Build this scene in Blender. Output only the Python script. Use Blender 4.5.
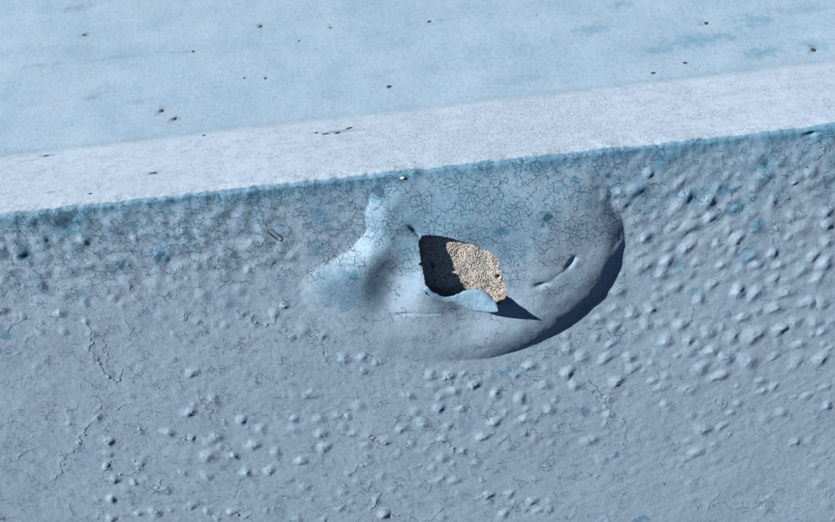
# A blistered, sun-lit, blue painted masonry wall: front face, rounded arris, ledge and a
# slope rising behind it.  The paint coat has lifted into one big torn bubble.
import bpy, math, random
import numpy as np
from mathutils import Matrix, Vector

for o in list(bpy.data.objects):
    bpy.data.objects.remove(o, do_unlink=True)
scn = bpy.context.scene
rng = np.random.default_rng(7)
random.seed(7)
MM = 0.001

# ------------------------------------------------------------------ camera
PW, PH = 835.0, 522.0                      # layout is measured in photo pixels
PITCH, YAW, HFOV, DIST = 29.0, 6.0, 52.0, 0.455
EDGE_U, EDGE_V, EDGE_SLOPE = 417.0, 168.0, -0.1078
FPX = PW / 2 / math.tan(math.radians(HFOV) / 2)

def cam_basis(roll):
    p, w = math.radians(PITCH), math.radians(YAW)
    f = Vector((-math.sin(w) * math.cos(p), math.cos(w) * math.cos(p), -math.sin(p)))
    r = f.cross(Vector((0, 0, 1))).normalized()
    u = r.cross(f)
    c, s = math.cos(roll), math.sin(roll)
    return (r * c + u * s), (u * c - r * s), f

def cam_place(roll):
    r, u, f = cam_basis(roll)
    d = (r * (EDGE_U - PW / 2) + u * (PH / 2 - EDGE_V) + f * FPX).normalized()
    return r, u, f, Vector((0, 0.003, 0)) - d * DIST

def project(P, C):
    r, u, f, o = C
    d = P - o
    z = d.dot(f)
    return PW / 2 + FPX * d.dot(r) / z, PH / 2 - FPX * d.dot(u) / z

lo, hi = -0.4, 0.4
for _ in range(50):                        # roll that gives the arris its slope in the picture
    mid = (lo + hi) / 2
    C = cam_place(mid)
    a = project(Vector((-0.1, 0.003, 0)), C)
    b = project(Vector((0.1, 0.003, 0)), C)
    sl = (b[1] - a[1]) / (b[0] - a[0])
    if sl > EDGE_SLOPE: hi = mid
    else: lo = mid
CAM = cam_place(mid)
if project(Vector((0.1, 0.003, 0)), CAM)[1] > project(Vector((-0.1, 0.003, 0)), CAM)[1]:
    lo, hi = -0.4, 0.4
    for _ in range(50):
        mid = (lo + hi) / 2
        C = cam_place(mid)
        a = project(Vector((-0.1, 0.003, 0)), C); b = project(Vector((0.1, 0.003, 0)), C)
        if (b[1] - a[1]) / (b[0] - a[0]) < EDGE_SLOPE: hi = mid
        else: lo = mid
    CAM = cam_place(mid)
cr, cu, cf, co = CAM
cam = bpy.data.cameras.new('camera')
camo = bpy.data.objects.new('camera', cam)
scn.collection.objects.link(camo)
camo.matrix_world = Matrix(((cr.x, cu.x, -cf.x, co.x), (cr.y, cu.y, -cf.y, co.y),
                            (cr.z, cu.z, -cf.z, co.z), (0, 0, 0, 1)))
cam.sensor_width = 36
cam.lens = 18 / math.tan(math.radians(HFOV) / 2)
cam.clip_start, cam.clip_end = 0.01, 100
cam.dof.use_dof = True
cam.dof.focus_distance = 0.46
cam.dof.aperture_fstop = 20.0
scn.camera = camo

# ------------------------------------------------------------------ daylight
SUN = Vector((-1.0, -0.46, 0.66)).normalized()      # towards the sun
world = bpy.data.worlds.new('World')
scn.world = world
world.use_nodes = True
nt = world.node_tree
sky = nt.nodes.new('ShaderNodeTexSky')
sky.sky_type = 'NISHITA'
sky.sun_disc = False
sky.sun_elevation = math.asin(SUN.z)
sky.altitude = 3000; sky.air_density = .3; sky.dust_density = .1; sky.ozone_density = 2.0
sky.sun_rotation = math.atan2(SUN.x, SUN.y)
bg = nt.nodes['Background']
bg.inputs['Strength'].default_value = 0.05
nt.links.new(sky.outputs[0], bg.inputs[0])
sl = bpy.data.lights.new('sun', 'SUN')
sl.energy = 5.0
sl.angle = math.radians(0.5)
sl.color = (1.0, 0.955, 0.89)
so = bpy.data.objects.new('sun', sl)
so.rotation_euler = (-SUN).to_track_quat('-Z', 'Y').to_euler()
so.location = SUN * 3
scn.collection.objects.link(so)
scn.view_settings.view_transform = 'Standard'
scn.view_settings.look = 'None'
scn.view_settings.exposure = 0.80
scn.view_settings.gamma = 1.0

# ------------------------------------------------------------------ noise and layout helpers
_perm = rng.permutation(4096)
_grad = rng.uniform(0, 2 * np.pi, 4096)
_gx, _gy = np.cos(_grad), np.sin(_grad)
def gnoise(x, y, seed=0):
    xi, yi = np.floor(x).astype(np.int64), np.floor(y).astype(np.int64)
    xf, yf = x - xi, y - yi
    def g(ix, iy, fx, fy):
        h = _perm[(_perm[(ix + seed * 37) & 4095] + iy) & 4095]
        return _gx[h] * fx + _gy[h] * fy
    u = xf ** 3 * (xf * (xf * 6 - 15) + 10); v = yf ** 3 * (yf * (yf * 6 - 15) + 10)
    a = g(xi, yi, xf, yf); b = g(xi + 1, yi, xf - 1, yf)
    c = g(xi, yi + 1, xf, yf - 1); d = g(xi + 1, yi + 1, xf - 1, yf - 1)
    return ((a + (b - a) * u) * (1 - v) + (c + (d - c) * u) * v) * 1.4
def fbm(x, y, seed=0, n=3):
    t = 0; a = 1.0
    for k in range(n):
        t = t + a * gnoise(x * 2 ** k, y * 2 ** k, seed + k * 5); a *= 0.5
    return t
def sstep(a, b, x):
    t = np.clip((x - a) / (b - a), 0, 1)
    return t * t * (3 - 2 * t)

def ray(u, v):
    return (cr * (u - PW / 2) + cu * (PH / 2 - v) + cf * FPX)
def front(u, v, h=0.0):                    # picture point -> (x, z) in mm on the wall front, h mm proud of it
    d = ray(u, v)
    t = (-h * MM - co.y) / d.y
    p = co + d * t
    return p.x / MM, p.z / MM
TILES = {'A1': (0, 200, 4.175), 'A2': (0, 300, 4.175), 'A3': (0, 397, 4.175), 'A4': (180, 300, 4.175),
         'A5': (180, 397, 4.175), 'A6': (360, 340, 4.175), 'A7': (360, 397, 4.175), 'A8': (180, 180, 4.175),
         'R1': (600, 140, 6.958), 'R2': (715, 140, 6.958), 'R3': (600, 210, 6.958), 'R4': (715, 210, 6.958),
         'R5': (540, 280, 5.553), 'R6': (685, 280, 5.553), 'R7': (540, 370, 5.553), 'R8': (685, 370, 5.553),
         'B': (550, 320, 2.582), 'H': (390, 210, 4.0125), 'P': (0, 0, 1.0)}
def tpx(t, x, y):
    a, b, s = TILES[t]
    return a + x / s, b + y / s
def tfront(t, x, y, h=0.0):
    return front(*tpx(t, x, y), h)

# ------------------------------------------------------------------ the wall's section
RA = 2.6                                   # arris radius, mm
LEDGE = 92.0                               # ledge depth, mm
RF = 25.0                                  # fillet radius behind the ledge
ALPHA = math.radians(20)
S1 = RA * math.pi / 2
S2 = S1 + LEDGE
S3 = S2 + RF * ALPHA
def section(s):                            # arc length (mm) -> y, z, ny, nz  (front z = s - RA for s < 0)
    s = np.asarray(s, float)
    th = np.clip(s / RA, 0, math.pi / 2)
    y = RA - RA * np.cos(th); z = -RA + RA * np.sin(th)
    z = z + np.minimum(s, 0)
    ny = -np.cos(th); nz = np.sin(th)
    fl = np.clip(s - S1, 0, LEDGE)
    y = y + fl
    ph = np.clip((s - S2) / RF, 0, ALPHA)
    y = y + RF * np.sin(ph); z = z + RF * (1 - np.cos(ph))
    k = np.maximum(s - S3, 0)
    y = y + k * math.cos(ALPHA); z = z + k * math.sin(ALPHA)
    on = s > S2
    ny = np.where(on, -np.sin(ph), ny); nz = np.where(on, np.cos(ph), nz)
    return y, z, ny, nz

# ------------------------------------------------------------------ the big bubble (height in mm over picture points)
BUB = [  # outside / rim
 (360,172,-.6),(400,168,-.3),(450,166,-.1),(500,160,0),(550,155,.0),(590,158,-.5),(620,175,-1.8),(640,200,-4),
 (646,245,-6),(634,275,-7),(612,310,-7.5),(580,336,-7),(548,356,-6),(510,370,-4.5),(470,377,-3.2),(430,377,-2.2),
 (390,374,-1.6),(345,362,-1.2),(310,330,-.8),(285,300,-.6),(280,270,-.8),(310,250,-1.2),(340,230,-1.6),(356,205,-1.4),
 # rim line
 (606,183,0),(618,210,0),(624,240,0),(618,264,0),(601,295,0),(572,322,0),(540,342,0),(507,354,0),(470,360,0),
 (430,362,0),(395,357,0),(358,346,0),(326,322,0),(300,292,0),(308,274,.0),(332,260,.0),(352,248,0),(366,232,0),(368,203,0),
 (385,187,.2),(430,180,.6),(500,176,1.0),(560,172,.9),
 # body
 (430,205,3.0),(470,205,3.9),(520,200,4.2),(560,200,4.8),(590,208,4.2),(609,230,3.2),
 (520,230,6.3),(560,235,6.3),(590,245,4.6),(540,262,7.7),(575,270,6.1),(605,262,3.8),(588,290,4.5),(560,300,6.2),
 (530,300,7.0),(552,322,4.7),(520,331,5.5),(490,342,4.6),(455,338,3.1),(420,338,2.5),(385,335,2.0),
 # hole rim
 (422,234,4.8),(419,250,5.9),(424,268,7.2),(424,285,8.2),(436,297,7.4),(450,232,6.2),(475,238,6.4),(498,252,6.6),
 (505,275,6.2),(508,302,4.8),(460,308,3.8),(480,320,3.6),
 (460,265,6.3),(400,250,4.9),(407,270,4.0),(412,287,4.8),(420,290,7.4),(408,225,4.9),
 # left knob and the hollow beside it
 (384,208,3.8),(383,226,4.8),(372,247,4.6),(352,263,3.2),(361,266,4.7),(371,256,6.4),(400,212,3.9),(399,236,4.8),(384,238,4.6),(366,285,3.3),(372,300,1.6),
 (380,272,3.4),(388,293,.3),(390,309,.8),(397,280,1.7),(403,294,2.0),(318,284,1.7),(332,280,2.5),(342,292,2.7),(354,304,2.4),(328,300,1.9),(345,318,1.9),(365,325,1.8),
 (402,310,2.2),(374,312,1.3)]
BUB = [(u, v, h * 1.15) for u, v, h in BUB]
_P = np.array([front(u, v, max(h, 0)) for u, v, h in BUB])
_Hv = np.array([h for _, _, h in BUB])
def _tk(r2): return 0.5 * r2 * np.log(r2 + 1e-9)
_n = len(_P)
_K = _tk(((_P[:, None] - _P[None]) ** 2).sum(-1)) + np.eye(_n) * 1.5
_A = np.zeros((_n + 3, _n + 3)); _A[:_n, :_n] = _K; _A[:_n, _n] = 1; _A[:_n, _n + 1:] = _P
_A[_n, :_n] = 1; _A[_n + 1:, :_n] = _P.T
_W = np.linalg.solve(_A, np.concatenate([_Hv, [0, 0, 0]]))
BC = front(455, 265)
RIM = np.array([front(u, v) for u, v in [(606,183),(618,210),(624,240),(618,264),(601,295),(572,322),(540,342),(507,354),
      (470,360),(430,362),(395,357),(358,346),(326,322),(300,292),(290,272),(318,258),(342,244),(360,230),(362,200),(372,178),
      (430,162),(500,152),(560,146),(596,160)]])
def inpoly(x, z, poly):
    c = np.zeros(x.shape, bool)
    n = len(poly)
    for i in range(n):
        x1, z1 = poly[i]; x2, z2 = poly[(i + 1) % n]
        if z1 == z2: continue
        k = ((z1 > z) != (z2 > z)) & (x < (x2 - x1) * (z - z1) / (z2 - z1) + x1)
        c ^= k
    return c
def dist_poly(x, z, poly, closed=True):
    d = np.full(x.shape, 1e9); side = np.zeros(x.shape)
    n = len(poly)
    for i in range(n if closed else n - 1):
        x1, z1 = poly[i]; x2, z2 = poly[(i + 1) % n]
        dx, dz = x2 - x1, z2 - z1
        L = dx * dx + dz * dz + 1e-12
        t = np.clip(((x - x1) * dx + (z - z1) * dz) / L, 0, 1)
        ex, ez = x - x1 - t * dx, z - z1 - t * dz
        q = np.hypot(ex, ez)
        m = q < d
        d = np.where(m, q, d); side = np.where(m, np.sign(dx * ez - dz * ex), side)
    return d, side
def bubble(x, z):
    out = np.zeros(x.shape)
    m = (np.abs(x - BC[0]) < 110) & (np.abs(z - BC[1]) < 75)
    if not m.any(): return out
    xm, zm = x[m], z[m]
    r = np.zeros(xm.shape)
    for i in range(_n):
        r += _W[i] * _tk((xm - _P[i, 0]) ** 2 + (zm - _P[i, 1]) ** 2)
    r += _W[_n] + _W[_n + 1] * xm + _W[_n + 2] * zm
    ins = inpoly(xm, zm, RIM)
    d, _ = dist_poly(xm, zm, RIM)
    gate = np.where(ins, 1.0, sstep(6, 0, d))
    k = 0.10                                # rim softness, mm
    r = 0.5 * (r + np.sqrt(r * r + k * k)) * gate
    out[m] = r
    return out

# pits and creases pressed into the bubble skin: (u, v, ru, rv, angle, depth mm)
PITS = [(571,262,8,2.8,52,-1.7),(541,283,8,3.0,10,-1.5),(557,274,10,2.0,32,-.28),(415,232,3,8,35,-1.6),
        (405,317,12,2.0,6,-.5),(432,315,16,1.6,-3,-.3),(812,134,6,2.3,8,-2.0),(499,276,2.5,5,0,-.5)]
PITS = [(front(u, v, 6 if 380 < u < 600 else 0), a * .5, b * .55, math.radians(g), d) for u, v, a, b, g, d in PITS]

# ------------------------------------------------------------------ cracks through the coat (tile, strength, points)
CR = [
('A2',1,[(365,95),(378,150),(375,210),(415,240),(425,280),(440,310),(470,330),(490,350),(505,320),(515,295)]),
('A2',.8,[(440,150),(445,190),(430,205),(460,240),(450,275)]),('A2',.8,[(525,85),(550,125),(540,150)]),('A2',.7,[(660,385),(690,410)]),
('A2',.8,[(770,90),(785,45)]),('A2',.8,[(35,130),(80,100),(130,80)]),('A2',.7,[(110,190),(140,150)]),('A2',.7,[(50,235),(90,220)]),
('A2',.6,[(305,465),(330,435)]),('A2',.6,[(340,355),(350,390)]),('A2',.6,[(450,410),(480,385)]),('A2',.8,[(495,460),(520,440),(555,435)]),('A2',.7,[(580,470),(605,460)]),
('A3',1,[(425,40),(405,85),(375,120),(335,170),(330,215),(310,235),(255,275),(265,320),(230,350)]),('A3',.9,[(25,260),(75,265),(110,235),(155,215)]),
('A3',.8,[(40,105),(90,110)]),('A3',.6,[(110,185),(150,160)]),('A3',.9,[(525,115),(585,130),(590,160)]),('A3',1,[(425,240),(475,245)]),
('A3',.7,[(480,265),(515,265)]),('A3',1,[(440,310),(460,285),(470,265)]),('A3',1,[(470,350),(495,325),(540,330),(600,305),(605,280),(570,260)]),
('A3',1,[(675,345),(660,395),(705,405)]),('A3',1,[(465,440),(475,415),(515,430),(550,420)]),('A3',.8,[(405,515),(435,490),(440,460)]),
('A3',1,[(555,470),(600,490)]),('A3',.9,[(775,320),(740,320)]),('A3',.9,[(775,165),(785,185)]),('A3',.6,[(265,430),(300,450),(312,490)]),
('A3',.9,[(430,190),(455,175),(470,178)]),('A3',.8,[(640,480),(655,500),(650,520)]),('A3',.8,[(275,125),(300,100)]),('A3',.7,[(0,490),(20,510),(60,500)]),
('A4',.9,[(250,45),(255,75)]),('A4',1,[(310,65),(300,95),(330,100),(355,115),(405,100),(415,60)]),('A4',.8,[(445,165),(490,150)]),
('A4',.9,[(80,380),(90,430),(115,445)]),('A4',.9,[(115,450),(140,460),(130,500)]),('A4',.8,[(600,195),(605,235),(625,265)]),('A4',.7,[(700,405),(745,408)]),
('A4',1,[(650,490),(690,495),(705,460)]),('A4',.7,[(700,130),(750,115)]),('A4',.8,[(290,155),(330,165)]),('A4',.7,[(40,320),(60,300),(90,293)]),
('A5',1,[(800,155),(815,185),(835,185)]),('A5',1,[(720,320),(745,285),(780,290)]),('A5',.8,[(495,362),(520,350)]),('A5',.6,[(260,345),(245,390),(225,430)]),
('A5',1,[(170,490),(205,490),(245,500),(270,505),(300,490)]),('A5',1,[(790,380),(800,355)]),('A5',.8,[(205,232),(212,262)]),('A5',.7,[(28,160),(33,185)]),
('A5',.8,[(285,210),(305,195),(320,188)]),('A5',.7,[(590,225),(605,205)]),('A5',.6,[(650,190),(680,185)]),('A5',.8,[(110,485),(140,492)]),('A5',.8,[(30,470),(50,450)]),
('A6',1.3,[(45,400),(55,420),(85,435),(155,425)]),('A6',1.3,[(295,435),(340,420),(375,425),(380,445),(395,470),(440,460)]),
('A6',.8,[(415,320),(420,295),(435,280)]),('A6',.6,[(600,377),(635,375)]),('A6',.8,[(580,435),(630,400)]),('A6',.9,[(610,445),(630,430),(625,410)]),
('A6',1.2,[(335,155),(360,168),(385,155),(375,135)]),('A6',1,[(455,205),(475,200),(480,170)]),('A6',.7,[(145,325),(185,312)]),('A6',.8,[(665,335),(685,345),(700,325)]),
('A6',.8,[(315,290),(330,275)]),('A6',.7,[(500,410),(520,398)]),('A6',.6,[(740,190),(790,178)]),('A6',.6,[(240,345),(265,330)]),
('A7',.9,[(225,300),(260,285)]),('A7',.9,[(270,515),(310,510),(350,465)]),('A7',1.3,[(50,470),(75,430),(95,400)]),('A7',1.3,[(90,470),(120,475),(145,500),(180,490)]),
('A7',1.3,[(80,515),(105,500),(120,490)]),('A7',.9,[(640,455),(660,450),(655,468),(637,465),(640,455)]),('A7',1.2,[(500,425),(540,405),(565,410)]),
('A7',.8,[(735,480),(745,510)]),('A7',.8,[(780,490),(810,460)]),('A7',.8,[(590,410),(620,405)]),('A7',.7,[(0,290),(40,285),(60,270)]),('A7',.9,[(350,340),(365,325)]),
('R7',1,[(275,60),(290,75),(330,120),(350,140),(370,165),(370,195),(395,230),(400,270),(370,300)]),('R7',1,[(460,265),(470,290),(460,320)]),
('R7',.8,[(485,340),(490,400)]),('R7',.7,[(465,410),(480,435)]),('R7',.8,[(320,370),(300,410),(260,425)]),('R7',.6,[(0,390),(15,350)]),
('R8',.8,[(175,165),(175,185),(205,212),(215,195),(205,180),(225,168),(242,175),(235,195),(210,215)]),('R8',.9,[(400,65),(435,62)]),('R8',.9,[(410,130),(450,110)]),
('R8',1.1,[(650,165),(680,145),(705,130)]),('R8',1.1,[(590,425),(625,408),(640,375)]),('R8',.9,[(765,105),(790,98),(810,90)]),('R8',1,[(790,180),(800,215),(770,225)]),
('R8',.7,[(440,280),(460,260)]),('R8',.7,[(545,195),(560,175)]),('R8',.6,[(290,40),(330,15)]),('R8',.8,[(245,245),(265,235)]),('R8',.7,[(220,370),(240,352)]),
('B',.8,[(420,480),(450,470),(480,490),(515,485)]),('B',.6,[(500,495),(540,480),(575,455)]),('B',.6,[(410,500),(425,465),(440,445)]),('B',.5,[(545,490),(600,500),(640,485)]),
('B',.8,[(180,485),(200,487)]),('B',.5,[(205,460),(240,440)]),('B',.7,[(718,440),(715,458),(726,462),(731,448),(722,438)]),('B',.7,[(60,510),(70,490)]),
('R4',.8,[(410,200),(415,250),(440,290),(420,325),(385,320)]),('R4',.7,[(360,95),(420,95),(450,130)]),('R4',.7,[(200,275),(270,280),(335,285)]),
('R4',.7,[(70,240),(40,250),(15,260)]),('R2',.8,[(690,140),(740,110),(775,95),(780,45)]),('R2',.7,[(700,325),(690,280),(715,255)]),('R2',.7,[(760,235),(800,225)]),
('R6',1,[(50,160),(45,210),(20,245)]),('R6',.8,[(200,320),(240,318)]),('R6',.8,[(330,345),(370,350)]),('R6',.8,[(205,440),(235,435)]),('R6',.7,[(610,370),(650,355)]),
('R6',.7,[(800,385),(830,378)]),('R6',.7,[(730,470),(760,455)]),('R6',.7,[(590,500),(615,495)]),
('A1',.7,[(545,345),(545,375),(575,405),(605,420)]),('A1',.7,[(770,500),(785,470)]),('A1',.6,[(480,280),(500,255)]),('A1',.6,[(230,465),(265,490)]),
('A8',.7,[(160,460),(190,440)]),('A8',.7,[(210,245),(235,240)]),('A8',.7,[(380,370),(400,345),(430,335)]),('A8',.7,[(330,365),(345,345)]),
]
def jag(pts, seed):
    r = random.Random(seed)
    for k in range(3):
        q = [pts[0]]
        for a, b in zip(pts[:-1], pts[1:]):
            L = math.hypot(b[0] - a[0], b[1] - a[1])
            o = r.uniform(-.22, .22) * L if L < 12 else r.uniform(-.12, .12) * L
            q += [((a[0] + b[0]) / 2 - (b[1] - a[1]) / L * o, (a[1] + b[1]) / 2 + (b[0] - a[0]) / L * o), b]
        pts = q
    return pts
CRACKS = [(jag([tfront(t, x, y) for x, y in p], i), s) for i, (t, s, p) in enumerate(CR)]
def cracks(x, z):                          # height change (mm) and crack darkness
    h = np.zeros(x.shape); dk = np.zeros(x.shape)
    for p, s in CRACKS:
        p = np.array(p)
        m = (x > p[:, 0].min() - 4) & (x < p[:, 0].max() + 4) & (z > p[:, 1].min() - 4) & (z < p[:, 1].max() + 4)
        if not m.any(): continue
        d, _ = dist_poly(x[m], z[m], p, False)
        # the upper-left lip lifts, the groove opens just under it
        qx, qz = x[m] + .75, z[m] - .45
        d2, _ = dist_poly(x[m] + .95, z[m] - .5, p, False)
        s = s * np.clip(.85 + .9 * gnoise(x[m] / 2.6, z[m] / 2.6, 71) + .4 * gnoise(x[m] / 1.0, z[m] / 1.0, 72), .0, 1.2)
        h[m] += s * (.17 * np.exp(-(d2 / 1.6) ** 2) - .22 * np.exp(-(d / .30) ** 2))
        dk[m] = np.maximum(dk[m], np.minimum(1, s) * np.exp(-(d / .23) ** 2))
    return h, dk

# ------------------------------------------------------------------ stains of the older, bluer coat: (u, v, radius px, strength)
SPOTS = [(545,217,6.5,1.0),(380,193,7,.9),(293,421,4.5,.9),(310,396,6.5,.75),(588,205,5,.6),(608,176,5,.8),(640,190,7,.8),(690,198,9,.8),
 (724,188,8,.7),(765,164,9,.6),(660,162,10,.6),(735,208,9,.8),(757,226,10,.9),(748,255,11,.8),(680,265,9,.6),(648,238,7,.7),(700,228,7,.6),(775,255,7,.6),
 (25,254,10,.8),(160,255,12,.8),(65,225,16,.7),(42,287,8,.6),(85,300,8,.5),(120,262,9,.5),(5,335,9,.9),(64,310,7,.5),(115,375,6,.6),(150,320,14,.35),
 (225,300,16,.4),(318,215,8,.6),(317,250,8,.6),(255,320,8,.6),(350,272,8,.4),(515,285,7,.5),(505,373,7,.8),(520,375,5,.7),(465,425,10,.45),(585,411,7,.8),
 (615,455,6,.6),(642,519,9,.8),(640,517,6,.5),(618,336,7,.6),(650,272,8,.5),(695,292,6,.5),(726,314,5,.6),(440,405,6,.4),(80,450,9,.5),(205,335,9,.3),
 (230,345,10,.35),(280,285,9,.5),(190,345,8,.3),(545,290,6,.3),(575,262,6,.4),(520,255,8,.4),(500,230,8,.4)]
SPOTF = [(front(u, v, 5 if 400 < u < 600 and 190 < v < 300 else 0), r * .52, s) for u, v, r, s in SPOTS]

def on_wall(u, v):                         # picture point -> (x, s) on ledge or slope
    d = ray(u, v)
    t = (0 - co.z) / d.z
    p = co + d * t
    if p.y < (RA + LEDGE) * MM and p.y > RA * MM:
        return p.x / MM, S1 + p.y / MM - RA
    y3, z3, _, _ = [float(q) for q in section(np.array([S3]))[:2]] + [0, 0]
    n_ = Vector((0, -math.sin(ALPHA), math.cos(ALPHA))); p0 = Vector((0, y3 * MM, z3 * MM))
    t = (p0 - co).dot(n_) / d.dot(n_)
    p = co + d * t
    return p.x / MM, S3 + (p.y / MM - y3) / math.cos(ALPHA)
# smudges and scuffs on ledge and slope: picture point, half sizes in mm, dirt, extra blue
SMUDGE = [(*on_wall(u, v), a, b, kd, kb) for u, v, a, b, kd, kb in (
 (38,66,18,3,.22,.0),(120,57,30,2.5,.14,0),(185,52,12,2,.16,0),(75,9,15,4,.25,0),(90,98,6,3,.22,0),(140,101,10,3,.12,.1),(160,111,4,4,.35,0),(174,119,4,4,.35,0),
 (85,35,3.5,4,.3,0),(30,105,14,5,0,.1),(590,30,14,6,0,.28),(700,40,26,7,0,.26),(755,20,16,8,0,.28),(800,10,18,7,0,.2),(765,52,14,6,0,.26),(815,45,12,8,0,.24),
 (620,5,9,5,0,.3),(660,50,12,4,0,.2),(480,65,26,8,0,.12),(520,80,22,6,0,.1),(390,45,30,9,0,.08),(260,26,3,4,.3,0),(700,22,3,4,.25,0),(812,49,3.5,5,.3,0),
 (335,131,13,3,.35,.5),(350,130,8,2.5,.25,.4),(46,156,7,3,.4,.2),(30,160,8,2,.2,.2),(153,172,5,2.5,.35,.2),(115,186,6,2.5,0,.7),(60,196,7,2,0,.6),(50,192,6,1.5,.3,.2),
 (33,205,6,2,0,.5),(440,22,3,4,.2,0),(330,28,3,4,.2,0),(350,14,40,8,.0,.06))]

# shallow swellings of the coat between the blisters
_rd = random.Random(77)
DOMES = []
for x0_, y0_, x1_, y1_, n_, k_ in ((600,150,835,420,95,1),(340,366,620,522,55,.8),(620,420,835,522,26,.6),(0,222,320,335,75,1),(60,395,340,522,40,.7),(0,330,340,400,14,.5)):
    for _ in range(n_):
        u_, v_ = _rd.uniform(x0_, x1_), _rd.uniform(y0_, y1_)
        if v_ < 235 - .108 * u_: continue
        r_ = _rd.choice((2.6, 3.2, 3.8, 4.6, 5.6)) * _rd.uniform(.85, 1.15)
        DOMES.append((*front(u_, v_), r_, .115 * r_ * k_ * _rd.uniform(.5, 1.25)))
_dc = {}
def dome_index(x, z, px, pz, r):           # big grids: look only at the points near a swelling
    key = len(x)
    if key not in _dc:
        _dc.clear()
        o_ = np.argsort(z, kind='stable')
        _dc[key] = (o_, z[o_])
    o_, zs = _dc[key]
    i0, i1 = np.searchsorted(zs, pz - r), np.searchsorted(zs, pz + r)
    q_ = o_[i0:i1]
    return q_[np.abs(x[q_] - px) < r]

def fields(x, s):
    """height in mm and colour fields of the paint coat at (x, s) mm"""
    z = s - RA
    f = s < S1 + 1
    h = np.zeros(x.shape); blue = np.zeros(x.shape); crk = np.zeros(x.shape); dark = np.zeros(x.shape); chalk = np.zeros(x.shape)
    top = sstep(S1 * .55, S1 * 1.25, s + .8 * fbm(x / 6, s / 6, 90, 3))
    # gentle hand-made unevenness
    h += .55 * gnoise(x / 60, s / 60, 1) + .22 * gnoise(x / 21, s / 21, 2)
    h += .10 * fbm(x / 6, s / 6, 3, 3) * (1 - .6 * top)
    c, sn = math.cos(math.radians(32)), math.sin(math.radians(32))
    a, b = x * c + s * sn, -x * sn + s * c
    h += (.05 * gnoise(a / 26, b / 4.5, 4) + .016 * gnoise(a / 9, b / 1.9, 5)) * (1 - top)
    arr = np.exp(-((s - S1 * .5) / 9) ** 2)
    h += arr * (1.0 * gnoise(x / 26, s / 40, 6) + .45 * gnoise(x / 8, s / 12, 7) + .2 * gnoise(x / 3, s / 5, 17))
    # lumpy upper part of the front
    u0, u1 = front(0, 215)[0], front(320, 215)[0]
    left = sstep(u1, u1 - 30, x) * sstep(-75, -35, z) * (1 - top)
    h += left * (.75 * gnoise(x / 10, z / 8, 8) + .16 * gnoise(x / 5, z / 4.6, 9))
    rx = front(625, 200)[0]
    right = sstep(rx, rx + 8, x) * sstep(-70, -55, z) * (1 - top)
    h += right * (.36 * gnoise(a / 8, b / 6.5, 10) + .08 * gnoise(x / 3.6, z / 3.6, 11))
    lump = sstep(front(150, 450)[0] - 40, front(150, 450)[0] + 40, x + 30 * gnoise(x / 60, z / 60, 15)) * (1 - top) * sstep(-215, -165, z + .25 * x)
    h += lump * .10 * np.maximum(0, gnoise(a / 6.5, b / 4.6, 16) + .15)
    if f.any():
        hb = bubble(x[f], z[f])
        xf_, zf_ = x[f], z[f]
        hc, dk = cracks(x[f], z[f])
        inb = sstep(.1, 1.2, hb)
        h[f] = h[f] * (1 - .75 * inb) + hb + hc
        h[f] += inb * (.14 * gnoise(x[f] / 7, z[f] / 7, 12) + .16 * np.abs(gnoise(x[f] / 17, z[f] / 9, 13)) + .03 * gnoise(x[f] / 2.6, z[f] / 2.6, 14))
        hd = np.zeros(xf_.shape)
        for px, pz, r_, hh_ in DOMES:
            q_ = np.nonzero((np.abs(xf_ - px) < r_) & (np.abs(zf_ - pz) < r_))[0] if len(xf_) < 5000 else dome_index(xf_, zf_, px, pz, r_)
            if len(q_) == 0: continue
            e_ = ((xf_[q_] - px) ** 2 + (zf_[q_] - pz) ** 2) / r_ ** 2
            hd[q_] = np.maximum(hd[q_], hh_ * np.clip(1 - e_, 0, 1) ** 2.5)
        h[f] += hd * (1 - inb)
        for (px, pz), ra, rb, g, dep in PITS:
            cx, cz = x[f] - px, z[f] - pz
            e1 = cx * math.cos(g) + cz * math.sin(g); e2 = -cx * math.sin(g) + cz * math.cos(g)
            h[f] += dep * np.exp(-((e1 / ra) ** 2 + (e2 / rb) ** 2))
        dark[f] = dk
        # bluer coat shows on the arris, over the bubble and in patches high on the face
        zf, xf = z[f], x[f]
        n1 = fbm(xf / 16, zf / 12, 20, 3); n2 = fbm(xf / 5, zf / 4, 24, 3)
        bl = sstep(-13, -1.5, s[f] + 3.5 * n1 - 1) * 1.0
        bl = np.maximum(bl, sstep(-62, -8, zf + 22 * n1) * np.clip(.55 + .6 * n2, 0, 1))
        d = np.hypot((xf - front(455, 225, 4)[0]) / 62, (zf - front(455, 225, 4)[1]) / 34)
        bl = np.maximum(bl, sstep(1.25, .35, d + .25 * n2) * .8 * sstep(.2, 1.2, hb))
        d = np.hypot((xf - front(350, 285)[0]) / 26, (zf - front(350, 285)[1]) / 20)
        bl = np.maximum(bl, sstep(1.1, .4, d + .3 * n2) * .7)
        sp = np.zeros(xf.shape)
        for (px, pz), r, st in SPOTF:
            dd = np.hypot(xf - px, zf - pz) / r
            sp = np.maximum(sp, st * sstep(1.35, .25, dd + .75 * n2))
        bl = bl + .12 * sstep(-6, -1, s[f] + 2.5 * n2)
        blue[f] = np.clip(bl * .78 + sp * .9, 0, 1.5)
        ck = .40 + .30 * n1
        ck = np.maximum(ck, sstep(-95, -35, zf + 16 * n1) * (.64 + .35 * n2 + .3 * n1))
        ck = np.maximum(ck, inb * sstep(-95, -45, zf + 8 * n1) * (.66 + .45 * n1))
        ck = np.where(xf > rx, ck * .72, ck)
        q = np.hypot((xf - front(760, 500)[0]) / 40, (zf - front(760, 500)[1]) / 14)
        ck = np.maximum(ck, sstep(1.2, .3, q + .3 * n2) * .5)
        crk[f] = np.clip(ck, 0, 1)
    chalk = top * sstep(S2 + 8, S2 - 6, s + 1.6 * gnoise(x / 30, s / 30, 30))
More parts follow.
